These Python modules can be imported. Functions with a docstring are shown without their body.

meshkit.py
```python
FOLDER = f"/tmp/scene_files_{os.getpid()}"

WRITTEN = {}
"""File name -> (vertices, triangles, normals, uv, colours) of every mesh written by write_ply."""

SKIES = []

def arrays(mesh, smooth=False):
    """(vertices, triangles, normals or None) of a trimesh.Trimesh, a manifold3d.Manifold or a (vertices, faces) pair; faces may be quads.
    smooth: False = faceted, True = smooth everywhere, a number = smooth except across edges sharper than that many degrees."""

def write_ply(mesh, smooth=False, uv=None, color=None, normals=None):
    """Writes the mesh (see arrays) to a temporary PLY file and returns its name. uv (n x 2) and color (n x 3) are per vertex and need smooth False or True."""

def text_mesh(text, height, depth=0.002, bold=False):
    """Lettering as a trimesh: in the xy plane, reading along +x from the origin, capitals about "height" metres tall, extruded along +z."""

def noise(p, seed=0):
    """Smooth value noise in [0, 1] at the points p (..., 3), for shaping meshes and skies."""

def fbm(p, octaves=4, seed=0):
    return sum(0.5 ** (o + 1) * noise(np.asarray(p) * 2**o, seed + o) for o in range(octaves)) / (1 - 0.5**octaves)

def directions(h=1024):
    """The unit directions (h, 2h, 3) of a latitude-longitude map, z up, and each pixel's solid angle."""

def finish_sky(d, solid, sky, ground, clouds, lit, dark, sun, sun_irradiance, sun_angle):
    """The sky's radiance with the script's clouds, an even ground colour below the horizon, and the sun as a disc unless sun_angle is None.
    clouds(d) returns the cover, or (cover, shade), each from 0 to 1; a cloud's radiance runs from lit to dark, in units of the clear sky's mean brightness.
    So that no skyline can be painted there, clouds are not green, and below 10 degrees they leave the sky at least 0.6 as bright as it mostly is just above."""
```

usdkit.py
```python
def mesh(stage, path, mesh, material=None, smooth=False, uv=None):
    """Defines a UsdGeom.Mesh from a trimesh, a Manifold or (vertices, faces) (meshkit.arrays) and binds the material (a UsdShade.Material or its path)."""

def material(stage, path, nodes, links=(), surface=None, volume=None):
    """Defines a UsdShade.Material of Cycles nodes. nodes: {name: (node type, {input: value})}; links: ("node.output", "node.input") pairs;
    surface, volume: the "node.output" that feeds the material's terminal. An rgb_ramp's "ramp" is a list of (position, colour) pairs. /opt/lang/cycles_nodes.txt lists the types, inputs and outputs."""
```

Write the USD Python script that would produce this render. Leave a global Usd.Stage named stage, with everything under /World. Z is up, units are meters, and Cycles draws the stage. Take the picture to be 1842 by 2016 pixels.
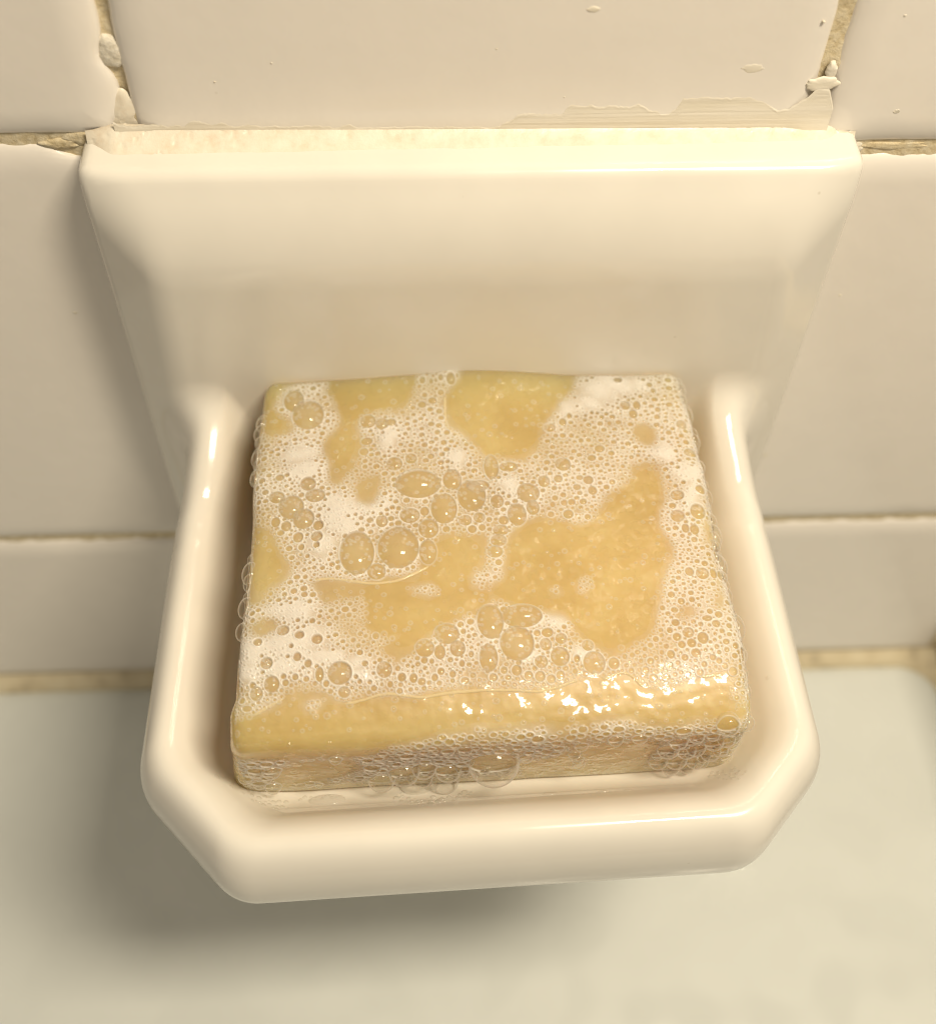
import math, random
import numpy as np, shapely
from scipy import ndimage
from scipy.spatial import cKDTree
from pxr import Usd, UsdGeom, UsdLux, UsdShade, Gf, Sdf, Vt
import usdkit, meshkit

random.seed(7)
rng = np.random.default_rng(7)
stage = Usd.Stage.CreateInMemory()
UsdGeom.SetStageUpAxis(stage, UsdGeom.Tokens.z)
UsdGeom.SetStageMetersPerUnit(stage, 1.0)
UsdGeom.Xform.Define(stage, "/World")
UsdGeom.Scope.Define(stage, "/World/Looks")
MM = 0.001          # everything below is measured in millimetres: x right, y into the wall (wall face y = 0), z up

# ------------------------------------------------------------------ camera
EYE = (-10.2, -161.8, 126.3)
PITCH, YAW, ROLL, FPX = 0.95541, 0.06841, 0.03130, 2376.06 / 1842
ca, sa, cb, sb, cc, sc = math.cos(PITCH), math.sin(PITCH), math.cos(YAW), math.sin(YAW), math.cos(ROLL), math.sin(ROLL)
fwd = np.array([sb * ca, cb * ca, -sa]); right = np.array([cb, -sb, 0.0]); up = np.cross(right, fwd)
right, up = cc * right + sc * up, -sc * right + cc * up
cam = UsdGeom.Camera.Define(stage, "/World/camera")
m4 = Gf.Matrix4d(*right, 0, *up, 0, *(-fwd), 0, EYE[0] * MM, EYE[1] * MM, EYE[2] * MM, 1)
cam.AddTransformOp().Set(m4)
cam.CreateHorizontalApertureAttr(36.0)
cam.CreateFocalLengthAttr(36.0 * FPX)
cam.CreateFStopAttr(13.0)
cam.CreateFocusDistanceAttr(0.196)
cam.CreateClippingRangeAttr(Gf.Vec2f(0.005, 100.0))
cam.CreateExposureAttr(0.55)

# ------------------------------------------------------------------ light: a warm lamp strip overhead to the right, and the dim room around it
dome = UsdLux.DomeLight.Define(stage, "/World/room_light")
mroom = usdkit.material(stage, "/World/Looks/room", {"b": ("background_shader", {"color": (1.0, 0.86, 0.66), "strength": 0.17})}, surface="b.background")
UsdShade.MaterialBindingAPI.Apply(dome.GetPrim()).Bind(mroom)


def lamp(path, pos, target, w, h, power, color):
    l = UsdLux.RectLight.Define(stage, path)
    l.CreateWidthAttr(w * MM); l.CreateHeightAttr(h * MM)
    l.CreateIntensityAttr(power); l.CreateColorAttr(Gf.Vec3f(*color))
    p, t = np.array(pos, float), np.array(target, float)
    z = (p - t) / np.linalg.norm(p - t); x = np.cross([0, 1, 0], z); x /= np.linalg.norm(x); y = np.cross(z, x)
    l.AddTransformOp().Set(Gf.Matrix4d(*x, 0, *y, 0, *z, 0, *(p * MM), 1))
    return l


lamp("/World/vanity_lamp", (160, -178, 380), (0, -50, -50), 150, 75, 47.0, (1.0, 0.865, 0.65))

# ------------------------------------------------------------------ materials
L = "/World/Looks/"


def ceramic(name, color, rough=0.12, bump=0.02, spots=0.0, scale=160, var=0.04):
    d = tuple(c * (1 - var) for c in color)
    nodes = {"g": ("geometry", {}), "n": ("noise_texture", {"scale": scale, "detail": 3}),
             "r": ("rgb_ramp", {"ramp": [(0.3, d), (0.7, color)]}),
             "n2": ("noise_texture", {"scale": 900, "detail": 2}),
             "v": ("voronoi_texture", {"scale": 130, "randomness": 1.0}),
             "vr": ("map_range", {"from_min": 0.02, "from_max": 0.05, "to_min": spots, "to_max": 0.0, "clamp": True}),
             "gate": ("noise_texture", {"scale": 70, "detail": 0}),
             "gr": ("map_range", {"from_min": 0.54, "from_max": 0.58, "to_min": 0.0, "to_max": 1.0, "clamp": True}),
             "rr": ("map_range", {"from_min": 0.35, "from_max": 0.7, "to_min": rough * 0.7, "to_max": rough * 2.2, "clamp": True}), "mm": ("math", {"math_type": "multiply"}),
             "mx": ("mix_color", {"b": (0.42, 0.35, 0.25)}),
             "b": ("bump", {"strength": bump, "distance": 0.001}),
             "p": ("principled_bsdf", {"roughness": rough, "ior": 1.5})}
    links = [("g.position", "n.vector"), ("g.position", "n2.vector"), ("g.position", "v.vector"), ("g.position", "gate.vector"), ("n.fac", "r.fac"),
             ("v.distance", "vr.value"), ("gate.fac", "gr.value"), ("vr.result", "mm.value1"), ("gr.result", "mm.value2"), ("mm.value", "mx.fac"),
             ("gate.fac", "rr.value"), ("rr.result", "p.roughness"), ("r.color", "mx.a"), ("mx.result", "p.base_color"), ("n.fac", "b.height"), ("b.normal", "p.normal")]
    return usdkit.material(stage, L + name, nodes, links, surface="p.BSDF")


M_TILE = ceramic("tile_glaze", (0.86, 0.82, 0.77), 0.12, 0.12, 0.25, 120, 0.02)
M_DISH = ceramic("dish_glaze", (0.83, 0.80, 0.735), 0.09, 0.05, 0.3, 60, 0.05)
M_LEDGE = ceramic("ledge_enamel", (0.73, 0.765, 0.75), 0.25, 0.05, 0.0, 60, 0.03)


def rough_mat(name, a, b, c, scale, bump, dist, rough=0.8, stretch=(1, 1, 1)):
    return usdkit.material(stage, L + name, {
        "g": ("geometry", {}), "mp": ("mapping", {"scale": stretch}), "n": ("noise_texture", {"scale": scale, "detail": 6, "roughness": 0.65}),
        "r": ("rgb_ramp", {"ramp": [(0.28, a), (0.45, b), (0.62, c)]}),
        "b": ("bump", {"strength": bump, "distance": dist}), "p": ("principled_bsdf", {"roughness": rough})},
        [("g.position", "mp.vector"), ("mp.vector", "n.vector"), ("n.fac", "r.fac"), ("r.color", "p.base_color"), ("n.fac", "b.height"), ("b.normal", "p.normal")], surface="p.BSDF")


M_GROUT = rough_mat("old_grout", (0.46, 0.37, 0.21), (0.66, 0.56, 0.37), (0.74, 0.66, 0.49), 700, 0.6, 0.0006)
M_PALE = rough_mat("pale_grout", (0.66, 0.60, 0.47), (0.76, 0.71, 0.60), (0.82, 0.78, 0.69), 900, 0.6, 0.0006)
M_CAULK = rough_mat("caulk", (0.74, 0.62, 0.48), (0.79, 0.72, 0.60), (0.82, 0.775, 0.67), 330, 0.2, 0.0008, 0.35)
M_SMEAR = rough_mat("smear", (0.77, 0.72, 0.60), (0.80, 0.75, 0.645), (0.825, 0.78, 0.69), 420, 0.35, 0.0005, 0.5, (0.12, 1, 1))
M_SEAL = rough_mat("ledge_sealant", (0.45, 0.38, 0.26), (0.70, 0.61, 0.43), (0.76, 0.68, 0.50), 120, 0.3, 0.001, 0.6)

M_SOAP = usdkit.material(stage, L + "wet_soap", {
    "g": ("geometry", {}), "n": ("noise_texture", {"scale": 90, "detail": 4, "roughness": 0.6}),
    "mp": ("mapping", {"scale": (0.35, 1, 1)}), "st": ("noise_texture", {"scale": 220, "detail": 1}),
    "r": ("rgb_ramp", {"ramp": [(0.30, (0.54, 0.375, 0.135)), (0.50, (0.60, 0.43, 0.168)), (0.72, (0.65, 0.49, 0.21))]}),
    "n2": ("noise_texture", {"scale": 420, "detail": 1, "roughness": 0.5}), "n3": ("noise_texture", {"scale": 210, "detail": 2}),
    "pk": ("noise_texture", {"scale": 520, "detail": 2}), "pr": ("map_range", {"from_min": 0.55, "from_max": 0.68, "to_min": 0.0, "to_max": 1.4, "clamp": True}), "ad3": ("math", {"math_type": "add"}),
    "ad": ("math", {"math_type": "add"}), "ad2": ("math", {"math_type": "multiply_add", "value2": 0.18}),
    "b": ("bump", {"strength": 0.13, "distance": 0.0011}), "bc": ("bump", {"strength": 0.52, "distance": 0.0011}),
    "p": ("principled_bsdf", {"roughness": 0.38, "subsurface_weight": 0.65, "subsurface_scale": 0.0035, "subsurface_radius": (1.0, 0.62, 0.22),
                              "coat_weight": 1.0, "coat_roughness": 0.03, "coat_ior": 1.4})},
    [("g.position", "n.vector"), ("g.position", "mp.vector"), ("mp.vector", "st.vector"), ("g.position", "n2.vector"), ("g.position", "n3.vector"), ("n.fac", "r.fac"), ("r.color", "p.base_color"),
     ("n2.fac", "ad2.value1"), ("n3.fac", "ad2.value3"), ("ad2.value", "ad.value1"), ("n3.fac", "ad.value2"),
     ("ad.value", "b.height"), ("g.position", "pk.vector"), ("pk.fac", "pr.value"), ("pr.result", "ad3.value1"), ("ad2.value", "ad3.value2"), ("ad3.value", "bc.height"), ("b.normal", "p.normal"), ("bc.normal", "p.coat_normal")], surface="p.BSDF")

# bubble film: clear when seen straight on, white and shiny where seen along the film
def film(name, lo, hi, most, tint, ior, veil):
    return usdkit.material(stage, L + name, {
        "lw": ("layer_weight", {"blend": 0.5}), "mr": ("map_range", {"from_min": lo, "from_max": hi, "to_min": veil, "to_max": most, "clamp": True}),
        "t": ("transparent_bsdf", {"color": tint}), "d": ("diffuse_bsdf", {"color": (0.95, 0.93, 0.90)}), "tl": ("translucent_bsdf", {"color": (0.95, 0.93, 0.90)}),
        "w": ("mix_closure", {"fac": 0.5}), "m": ("mix_closure", {}), "fr": ("fresnel", {"IOR": ior}), "gl": ("glossy_bsdf", {"color": (1, 1, 1), "roughness": 0.09}), "mn": ("math", {"math_type": "minimum", "value2": 0.14}), "o": ("mix_closure", {})},
        [("lw.facing", "mr.value"), ("mr.result", "m.fac"), ("t.BSDF", "m.closure1"), ("d.BSDF", "w.closure1"), ("tl.BSDF", "w.closure2"), ("w.closure", "m.closure2"),
         ("fr.fac", "mn.value1"), ("mn.value", "o.fac"), ("m.closure", "o.closure1"), ("gl.BSDF", "o.closure2")], surface="o.closure")


M_FILM = film("bubble_film", 0.66, 1.0, 0.34, (1, 1, 1), 1.4, 0.085)
M_FILM_RIM = film("bubble_film_thick", 0.46, 0.94, 0.85, (1, 1, 0.99), 1.4, 0.02)

# foam: a white froth that thins out (its cover is a value stored per vertex)
M_FOAM = usdkit.material(stage, L + "foam", {
    "a": ("attribute", {"attribute": "cover"}), "t": ("transparent_bsdf", {"color": (1, 1, 1)}),
    "d": ("diffuse_bsdf", {"color": (0.93, 0.915, 0.88)}), "tl": ("translucent_bsdf", {"color": (0.93, 0.90, 0.82)}), "w": ("mix_closure", {"fac": 0.3}),
    "gl": ("glossy_bsdf", {"color": (1, 1, 1), "roughness": 0.15}), "fr": ("fresnel", {"IOR": 1.33}), "wg": ("mix_closure", {}), "m": ("mix_closure", {})},
    [("a.fac", "m.fac"), ("t.BSDF", "m.closure1"), ("d.BSDF", "w.closure1"), ("tl.BSDF", "w.closure2"), ("w.closure", "wg.closure1"), ("gl.BSDF", "wg.closure2"), ("fr.fac", "wg.fac"), ("wg.closure", "m.closure2")], surface="m.closure")
M_WATER = usdkit.material(stage, L + "soapy_water", {
    "lw": ("fresnel", {"IOR": 1.33}), "t": ("transparent_bsdf", {"color": (0.97, 0.96, 0.92)}), "gl": ("glossy_bsdf", {"roughness": 0.03, "color": (1, 1, 1)}), "m": ("mix_closure", {})},
    [("lw.fac", "m.fac"), ("t.BSDF", "m.closure1"), ("gl.BSDF", "m.closure2")], surface="m.closure")
M_EDGE = usdkit.material(stage, L + "wet_edge", {"t": ("transparent_bsdf", {"color": (1, 1, 1)}), "p": ("principled_bsdf", {"base_color": (0.86, 0.74, 0.48), "roughness": 0.06}), "m": ("mix_closure", {"fac": 0.55})}, [("t.BSDF", "m.closure1"), ("p.BSDF", "m.closure2")], surface="m.closure")
M_DIRT = usdkit.material(stage, L + "dirt", {"p": ("principled_bsdf", {"base_color": (0.16, 0.11, 0.06), "roughness": 0.8})}, surface="p.BSDF")

# ------------------------------------------------------------------ helpers
taken = {}


def path_of(name, parent="/World"):
    base = f"{parent}/{name}"
    k = taken.get(base, -1) + 1
    taken[base] = k
    return base if k == 0 else f"{base}_{k:03d}"


def tag(prim, label=None, cat=None, group=None, kind=None):
    for k, v in (("label", label), ("category", cat), ("group", group), ("kind", kind)):
        if v:
            prim.SetCustomDataByKey(k, v)
    return prim


def thing(name, label=None, cat=None, group=None, kind=None):
    return tag(UsdGeom.Xform.Define(stage, path_of(name)).GetPrim(), label, cat, group, kind)


def obj(name, v, f, mat, parent="/World", normals=None, smooth=False, cover=None):
    """One Mesh prim from millimetre vertices."""
    if not isinstance(parent, str):
        parent = str(parent.GetPath())
    p = path_of(name, parent)
    v = np.asarray(v, float) * MM
    m = usdkit.mesh(stage, p, (v, np.asarray(f)), mat, smooth=smooth)
    if normals is not None:
        m.CreateNormalsAttr(Vt.Vec3fArray.FromNumpy(np.asarray(normals, np.float32)))
        m.SetNormalsInterpolation("vertex")
    if cover is not None:
        UsdGeom.PrimvarsAPI(m).CreatePrimvar("cover", Sdf.ValueTypeNames.FloatArray, "vertex").Set(Vt.FloatArray.FromNumpy(np.asarray(cover, np.float32)))
    return m.GetPrim()


def grid_faces(nu, nv):
    i = np.arange(nu * nv).reshape(nu, nv)
    a, b, c, d = i[:-1, :-1].ravel(), i[1:, :-1].ravel(), i[1:, 1:].ravel(), i[:-1, 1:].ravel()
    return np.vstack([np.stack([a, b, c], 1), np.stack([a, c, d], 1)])


def smin(a, b, k):
    h = np.clip(0.5 + 0.5 * (b - a) / k, 0, 1)
    return b + (a - b) * h - k * h * (1 - h)


def smax(a, b, k):
    return -smin(-a, -b, k)


def sstep(x, a, b):
    t = np.clip((x - a) / (b - a), 0, 1)
    return t * t * (3 - 2 * t)


def gradient(f, P, e=0.05):
    g = np.stack([f(P + np.eye(3)[k] * e) - f(P - np.eye(3)[k] * e) for k in range(3)], -1) / (2 * e)
    return g


def project(f, P, steps=5):
    for _ in range(steps):
        g = gradient(f, P)
        P = P - (f(P) / np.maximum((g * g).sum(-1), 1e-6))[..., None] * g
    return P


def normals_of(f, P):
    g = gradient(f, P)
    return g / np.maximum(np.linalg.norm(g, axis=-1, keepdims=True), 1e-9)


def surface_nets(f, lo, hi, h):
    """The surface f = 0 (negative inside) as (vertices, triangles), vertices pulled onto it."""
    ax = [np.arange(lo[k], hi[k] + h, h) for k in range(3)]
    F = np.empty([len(a) for a in ax], np.float32)
    Y, Z = np.meshgrid(ax[1], ax[2], indexing="ij")
    for s in range(0, len(ax[0]), 24):
        xs = ax[0][s:s + 24]
        P = np.stack([np.broadcast_to(xs[:, None, None], (len(xs),) + Y.shape), np.broadcast_to(Y, (len(xs),) + Y.shape), np.broadcast_to(Z, (len(xs),) + Y.shape)], -1)
        F[s:s + 24] = f(P)
    inside = F < 0
    n = np.array(F.shape) - 1
    acc = np.zeros((*n, 3), np.float32); cnt = np.zeros(n, np.float32)
    quads = []
    for k in range(3):
        sl0 = [slice(None)] * 3; sl1 = [slice(None)] * 3
        sl0[k], sl1[k] = slice(None, -1), slice(1, None)
        a, b = F[tuple(sl0)], F[tuple(sl1)]
        cross = inside[tuple(sl0)] != inside[tuple(sl1)]
        idx = np.argwhere(cross)
        t = a[cross] / (a[cross] - b[cross])
        pos = idx.astype(np.float32); pos[:, k] += t
        o = [j for j in range(3) if j != k]
        cells = []
        for d0, d1 in ((0, 0), (-1, 0), (-1, -1), (0, -1)):
            c = idx.copy(); c[:, o[0]] += d0; c[:, o[1]] += d1
            cells.append(c)
        for c in cells:
            ok = ((c >= 0) & (c < n)).all(1)
            np.add.at(acc, tuple(c[ok].T), pos[ok]); np.add.at(cnt, tuple(c[ok].T), 1)
        ok = np.all([((c >= 0) & (c < n)).all(1) for c in cells], axis=0)
        q = np.stack([np.ravel_multi_index(c[ok].T, n) for c in cells], 1)
        flip = (~inside[tuple(sl0)])[cross][ok]
        if k == 1:
            flip = ~flip
        q[flip] = q[flip][:, ::-1]
        quads.append(q)
    q = np.vstack(quads)
    used, inv = np.unique(q, return_inverse=True)
    inv = inv.reshape(q.shape)
    v = (acc.reshape(-1, 3)[used] / cnt.reshape(-1)[used, None]) * h + np.array(lo)
    v = project(f, v.astype(float), 3)
    t = np.vstack([inv[:, [0, 1, 2]], inv[:, [0, 2, 3]]])
    e = np.cross(v[t[:100000, 1]] - v[t[:100000, 0]], v[t[:100000, 2]] - v[t[:100000, 0]])
    if (e * normals_of(f, v[t[:100000, 0]])).sum() < 0:
        t = t[:, ::-1]
    return v, t

# ------------------------------------------------------------------ the tiled wall
wall = thing("tiled_wall", "cream glazed square wall tiles with worn yellow grout behind the soap dish", "wall", kind="structure")


def wob(p, seed, f=0.16):
    return meshkit.fbm(np.stack([p * f, p * 0 + seed * 7.3, p * 0], -1), 4, seed) - 0.5


def make_tile(x0, x1, z0, z1, seed, wobble=(0.25, 0.25, 0.25, 0.25), r=1.6, cushion=6.0, drop=1.3, shift=None):
    """A cushion-edged tile. wobble: how ragged its left, right, bottom and top edges are, in mm."""
    n = 70
    ds = [0, 0, 0.25, 0.7, 1.3, 2.2, 3.4, 4.8, cushion, cushion * 2]
    ys = [7.0, drop + 0.6] + [drop * (1 - min(d / cushion, 1)) ** 2.6 + 0.35 * (1 - min(d / 1.2, 1)) ** 2 for d in ds[2:]]
    rings = []
    for d, y in zip(ds, ys):
        a0, a1, c0, c1 = x0 + d, x1 - d, z0 + d, z1 - d
        rr = max(r - d * 0.25, 0.4)
        pts = []
        t = np.linspace(0, 1, n, endpoint=False)
        arc = np.linspace(0, math.pi / 2, 7)[:-1]
        for (cx, cz, st, p, q) in ((a1 - rr, c1 - rr, 0, (a1 - rr, c1), (a0 + rr, c1)), (a0 + rr, c1 - rr, 1, (a0, c1 - rr), (a0, c0 + rr)),
                                   (a0 + rr, c0 + rr, 2, (a0 + rr, c0), (a1 - rr, c0)), (a1 - rr, c0 + rr, 3, (a1, c0 + rr), (a1, c1 - rr))):
            for a in arc:
                pts.append((cx + rr * math.cos(a + st * math.pi / 2), cz + rr * math.sin(a + st * math.pi / 2)))
            for s in t:
                pts.append((p[0] + (q[0] - p[0]) * s, p[1] + (q[1] - p[1]) * s))
        pts = np.array(pts)
        k = math.exp(-d / 1.6)
        side = np.array([np.exp(-np.abs(pts[:, 0] - a0) / 1.5), np.exp(-np.abs(pts[:, 0] - a1) / 1.5), np.exp(-np.abs(pts[:, 1] - c0) / 1.5), np.exp(-np.abs(pts[:, 1] - c1) / 1.5)])
        pts[:, 0] += k * 2 * (side[0] * wobble[0] * wob(pts[:, 1], seed) + side[1] * wobble[1] * wob(pts[:, 1], seed + 1))
        pts[:, 1] += k * 2 * (side[2] * wobble[2] * wob(pts[:, 0], seed + 2) + side[3] * wobble[3] * wob(pts[:, 0], seed + 3))
        if shift is not None:
            pts = shift(pts, k)
        rings.append(np.column_stack([pts[:, 0], np.full(len(pts), y), pts[:, 1]]))
    m = len(rings[0])
    v = np.vstack(rings + [[[(x0 + x1) / 2, ys[-1], (z0 + z1) / 2]]])
    f = []
    for k in range(len(rings) - 1):
        i = np.arange(m); j = (i + 1) % m
        a, b, c, d = k * m + i, k * m + j, (k + 1) * m + j, (k + 1) * m + i
        f += [np.stack([a, b, c], 1), np.stack([a, c, d], 1)]
    i = np.arange(m); j = (i + 1) % m; k = len(rings) - 1
    f.append(np.stack([k * m + i, k * m + j, np.full(m, len(v) - 1)], 1))
    f = np.vstack(f)
    e = np.cross(v[f[-1, 1]] - v[f[-1, 0]], v[f[-1, 2]] - v[f[-1, 0]])
    if e[1] > 0:
        f = f[:, ::-1]
    return v, f


def left_corner(p, k):      # the worn lower right corner of the tile left of the dish, and its crumbling right edge
    x, z = p[:, 0], p[:, 1]
    near = np.exp(-((x + 56) / 4.0) ** 2)
    p = p.copy()
    p[:, 0] += k * near * (-0.9 * np.exp(-((z - 16.5) / 2.2) ** 2) + 0.7 * np.exp(-((z - 11.5) / 2.5) ** 2) - 1.8 * np.exp(-((z - 3.0) / 3.0) ** 2))
    return p


def left_below(p, k):
    p = p.copy()
    p[:, 1] -= k * 2.4 * sstep(p[:, 0], -70, -64.5) * (p[:, 1] > -20)
    return p


TILES = [(-53.9, 54.2, 0.6, 112, (0.5, .3, .0, .3), None), (-165, -55.8, 2.5, 112, (.3, 0.8, .4, .3), left_corner), (56.2, 165, -0.9, 112, (.35, .3, .3, .3), None),
         (-165, -57, -110.3, 0.9, (.3, .3, .25, .45), left_below), (57, 165, -110.1, -2.9, (.3, .3, .25, .3), None), (-56, 56, -110.2, 1.0, (.2,) * 4, None),
         (-165, -56.5, -178.2, -112.0, (.2,) * 4, None), (-55, 55.2, -178.2, -112.0, (.2,) * 4, None), (56.8, 135.5, -178.2, -111.8, (.2,) * 4, None)]
for i, (x0, x1, z0, z1, wb, sh) in enumerate(TILES):
    if i == 5:
        continue            # the soap dish takes this tile's place
    v, f = make_tile(x0, x1, z0, z1, 11 + i * 5, wb, shift=sh)
    obj("tile", v, f, M_TILE, wall, smooth=35)

xs, zs = np.linspace(-165, 138, 260), np.linspace(-186, 112, 260)
X, Z = np.meshgrid(xs, zs, indexing="ij")
Yg = 1.25 + 0.9 * (meshkit.fbm(np.stack([X * 0.35, Z * 0.35, X * 0], -1), 4, 3) - 0.5)
Yg += 0.9 * np.exp(-((X + 55) / 2) ** 2) * sstep(Z, 6, 9)
obj("grout", np.stack([X, Yg, Z], -1).reshape(-1, 3), grid_faces(260, 260)[:, ::-1], M_GROUT, wall, smooth=True)


def crust(name, cx, cz, rx, rz, th, seed, mat, y0=0.0, nx=30, nz=26, rough=0.6, parent=None):
    """A ragged flattened lump of old filler on the wall."""
    a, r = np.linspace(0, 2 * math.pi, 48, endpoint=False), np.array([0, .2, .4, .6, .75, .86, .94, 1.0, 1.03])
    A, R = np.meshgrid(a, r, indexing="ij")
    edge = 1 + rough * (meshkit.fbm(np.stack([np.cos(A) * 1.6, np.sin(A) * 1.6, A * 0 + seed * 3.1], -1), 4, seed) - 0.5) * 2
    px, pz = cx + rx * R * edge * np.cos(A), cz + rz * R * edge * np.sin(A)
    h = 0.6 * th * (1 - np.clip(R, 0, 1) ** 5) * (0.6 + 0.8 * meshkit.fbm(np.stack([px * 0.5, pz * 0.5, px * 0 + seed], -1), 5, seed)) - 0.25 * (R > 1.01)
    v = np.stack([px, y0 - h, pz], -1)
    na, nr = v.shape[:2]
    v = v.reshape(-1, 3)
    i = np.arange(na * nr).reshape(na, nr); j = np.roll(i, -1, 0)
    f = np.vstack([np.stack([i[:, :-1].ravel(), i[:, 1:].ravel(), j[:, 1:].ravel()], 1), np.stack([i[:, :-1].ravel(), j[:, 1:].ravel(), j[:, :-1].ravel()], 1)])
    return obj(name, v, f, mat, parent or wall, smooth=True)


crust("filler_lump", -55.1, 17.0, 1.9, 2.9, 1.0, 5, M_PALE, 1.75, rough=0.25)
crust("filler_lump", -56.2, 5.6, 3.4, 4.0, 1.0, 8, M_CAULK, 1.55, rough=0.6)
crust("filler_lump", -62.5, 1.8, 3.0, 1.2, 0.7, 19, M_GROUT, 1.2)
crust("filler_lump", -66.5, 0.9, 3.0, 0.9, 0.7, 20, M_GROUT, 1.2)
crust("filler_lump", 54.6, 11.0, 2.4, 1.2, 0.4, 12, M_SMEAR, 0.25, rough=0.5)
crust("filler_lump", 55.6, 13.2, 0.9, 1.6, 0.7, 13, M_SMEAR, 0.7)
crust("filler_lump", 43.0, 14.2, 1.7, 0.7, 0.10, 15, M_SMEAR, 0.0)
crust("filler_lump", 17.0, 24.4, 1.1, 0.45, 0.2, 16, M_SMEAR, 0.0)
crust("filler_lump", 63.5, -2.0, 1.8, 1.3, 0.7, 21, M_PALE, 1.3, rough=0.8)
crust("filler_lump", 70.0, -1.6, 6.0, 0.7, 0.3, 24, M_GROUT, 1.2)
for x, z, s in ((68, 6.0, .6), (-73, -36, .5), (66.5, -84, .8), (64, 23, .25), (52, 22, .25), (14, 9.4, .15), (-40, 12.8, .18), (-31, 16, .2), (3, 18, .2), (70, -35, .3)):
    crust("grit", x, z, s, s * 0.7, 0.25, int(abs(x) * 3) + 30, M_PALE, 0.05)

# smeared sealant on the tile above the dish: a thin brushed sheet with a ragged upper edge
nx, nz = 420, 60
xs = np.linspace(-57, 57.5, nx)
topk = np.array([(-57, 5.5), (-53, 4.9), (-46, 5.1), (-44.4, 6.0), (-41, 5.3), (-25, 4.6), (-1, 4.2), (4, 4.1), (7, 6.1), (14, 6.4), (15, 7.9), (26.7, 7.7), (28.2, 6.4), (31, 6.3), (32.1, 7.3), (33, 9.1), (43.5, 9.0), (45.7, 8.5), (48.6, 6.7), (50.3, 7.0), (52.8, 8.6), (54.2, 10.6), (56.0, 10.6), (57.5, 7.0)])
tz = np.interp(xs, topk[:, 0], topk[:, 1]) + 1.2 * wob(xs, 3, 0.5) + 0.7 * wob(xs, 9, 2.2)
T = np.linspace(0, 1, nz)
Xs = np.broadcast_to(xs[:, None], (nx, nz))
Zs = 1.2 + (tz[:, None] - 1.2) * T[None, :] ** 0.8
ed = (tz[:, None] - Zs)
th = 0.09 * sstep(ed, 0, 0.5) + 0.10 * np.exp(-((ed - 0.25) / 0.25) ** 2) * np.clip(wob(Xs, 6, 0.35) * 3, 0, 1) - 0.06
th = th + 0.10 * (meshkit.fbm(np.stack([Xs * 0.03, Zs * 2.6, Xs * 0], -1), 3, 4) - 0.5) + 0.25 * sstep(4.2 - Zs, 0, 2.5)
obj("sealant_smear", np.stack([Xs, -th + 1.3 * (1 - np.clip((Zs - 0.6) / 6, 0, 1)) ** 2.6 * sstep(54.2 - np.abs(Xs), -0.5, 4.0) * sstep(Zs, 0, 3), Zs], -1).reshape(-1, 3), grid_faces(nx, nz), M_SMEAR, wall, smooth=True)
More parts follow.
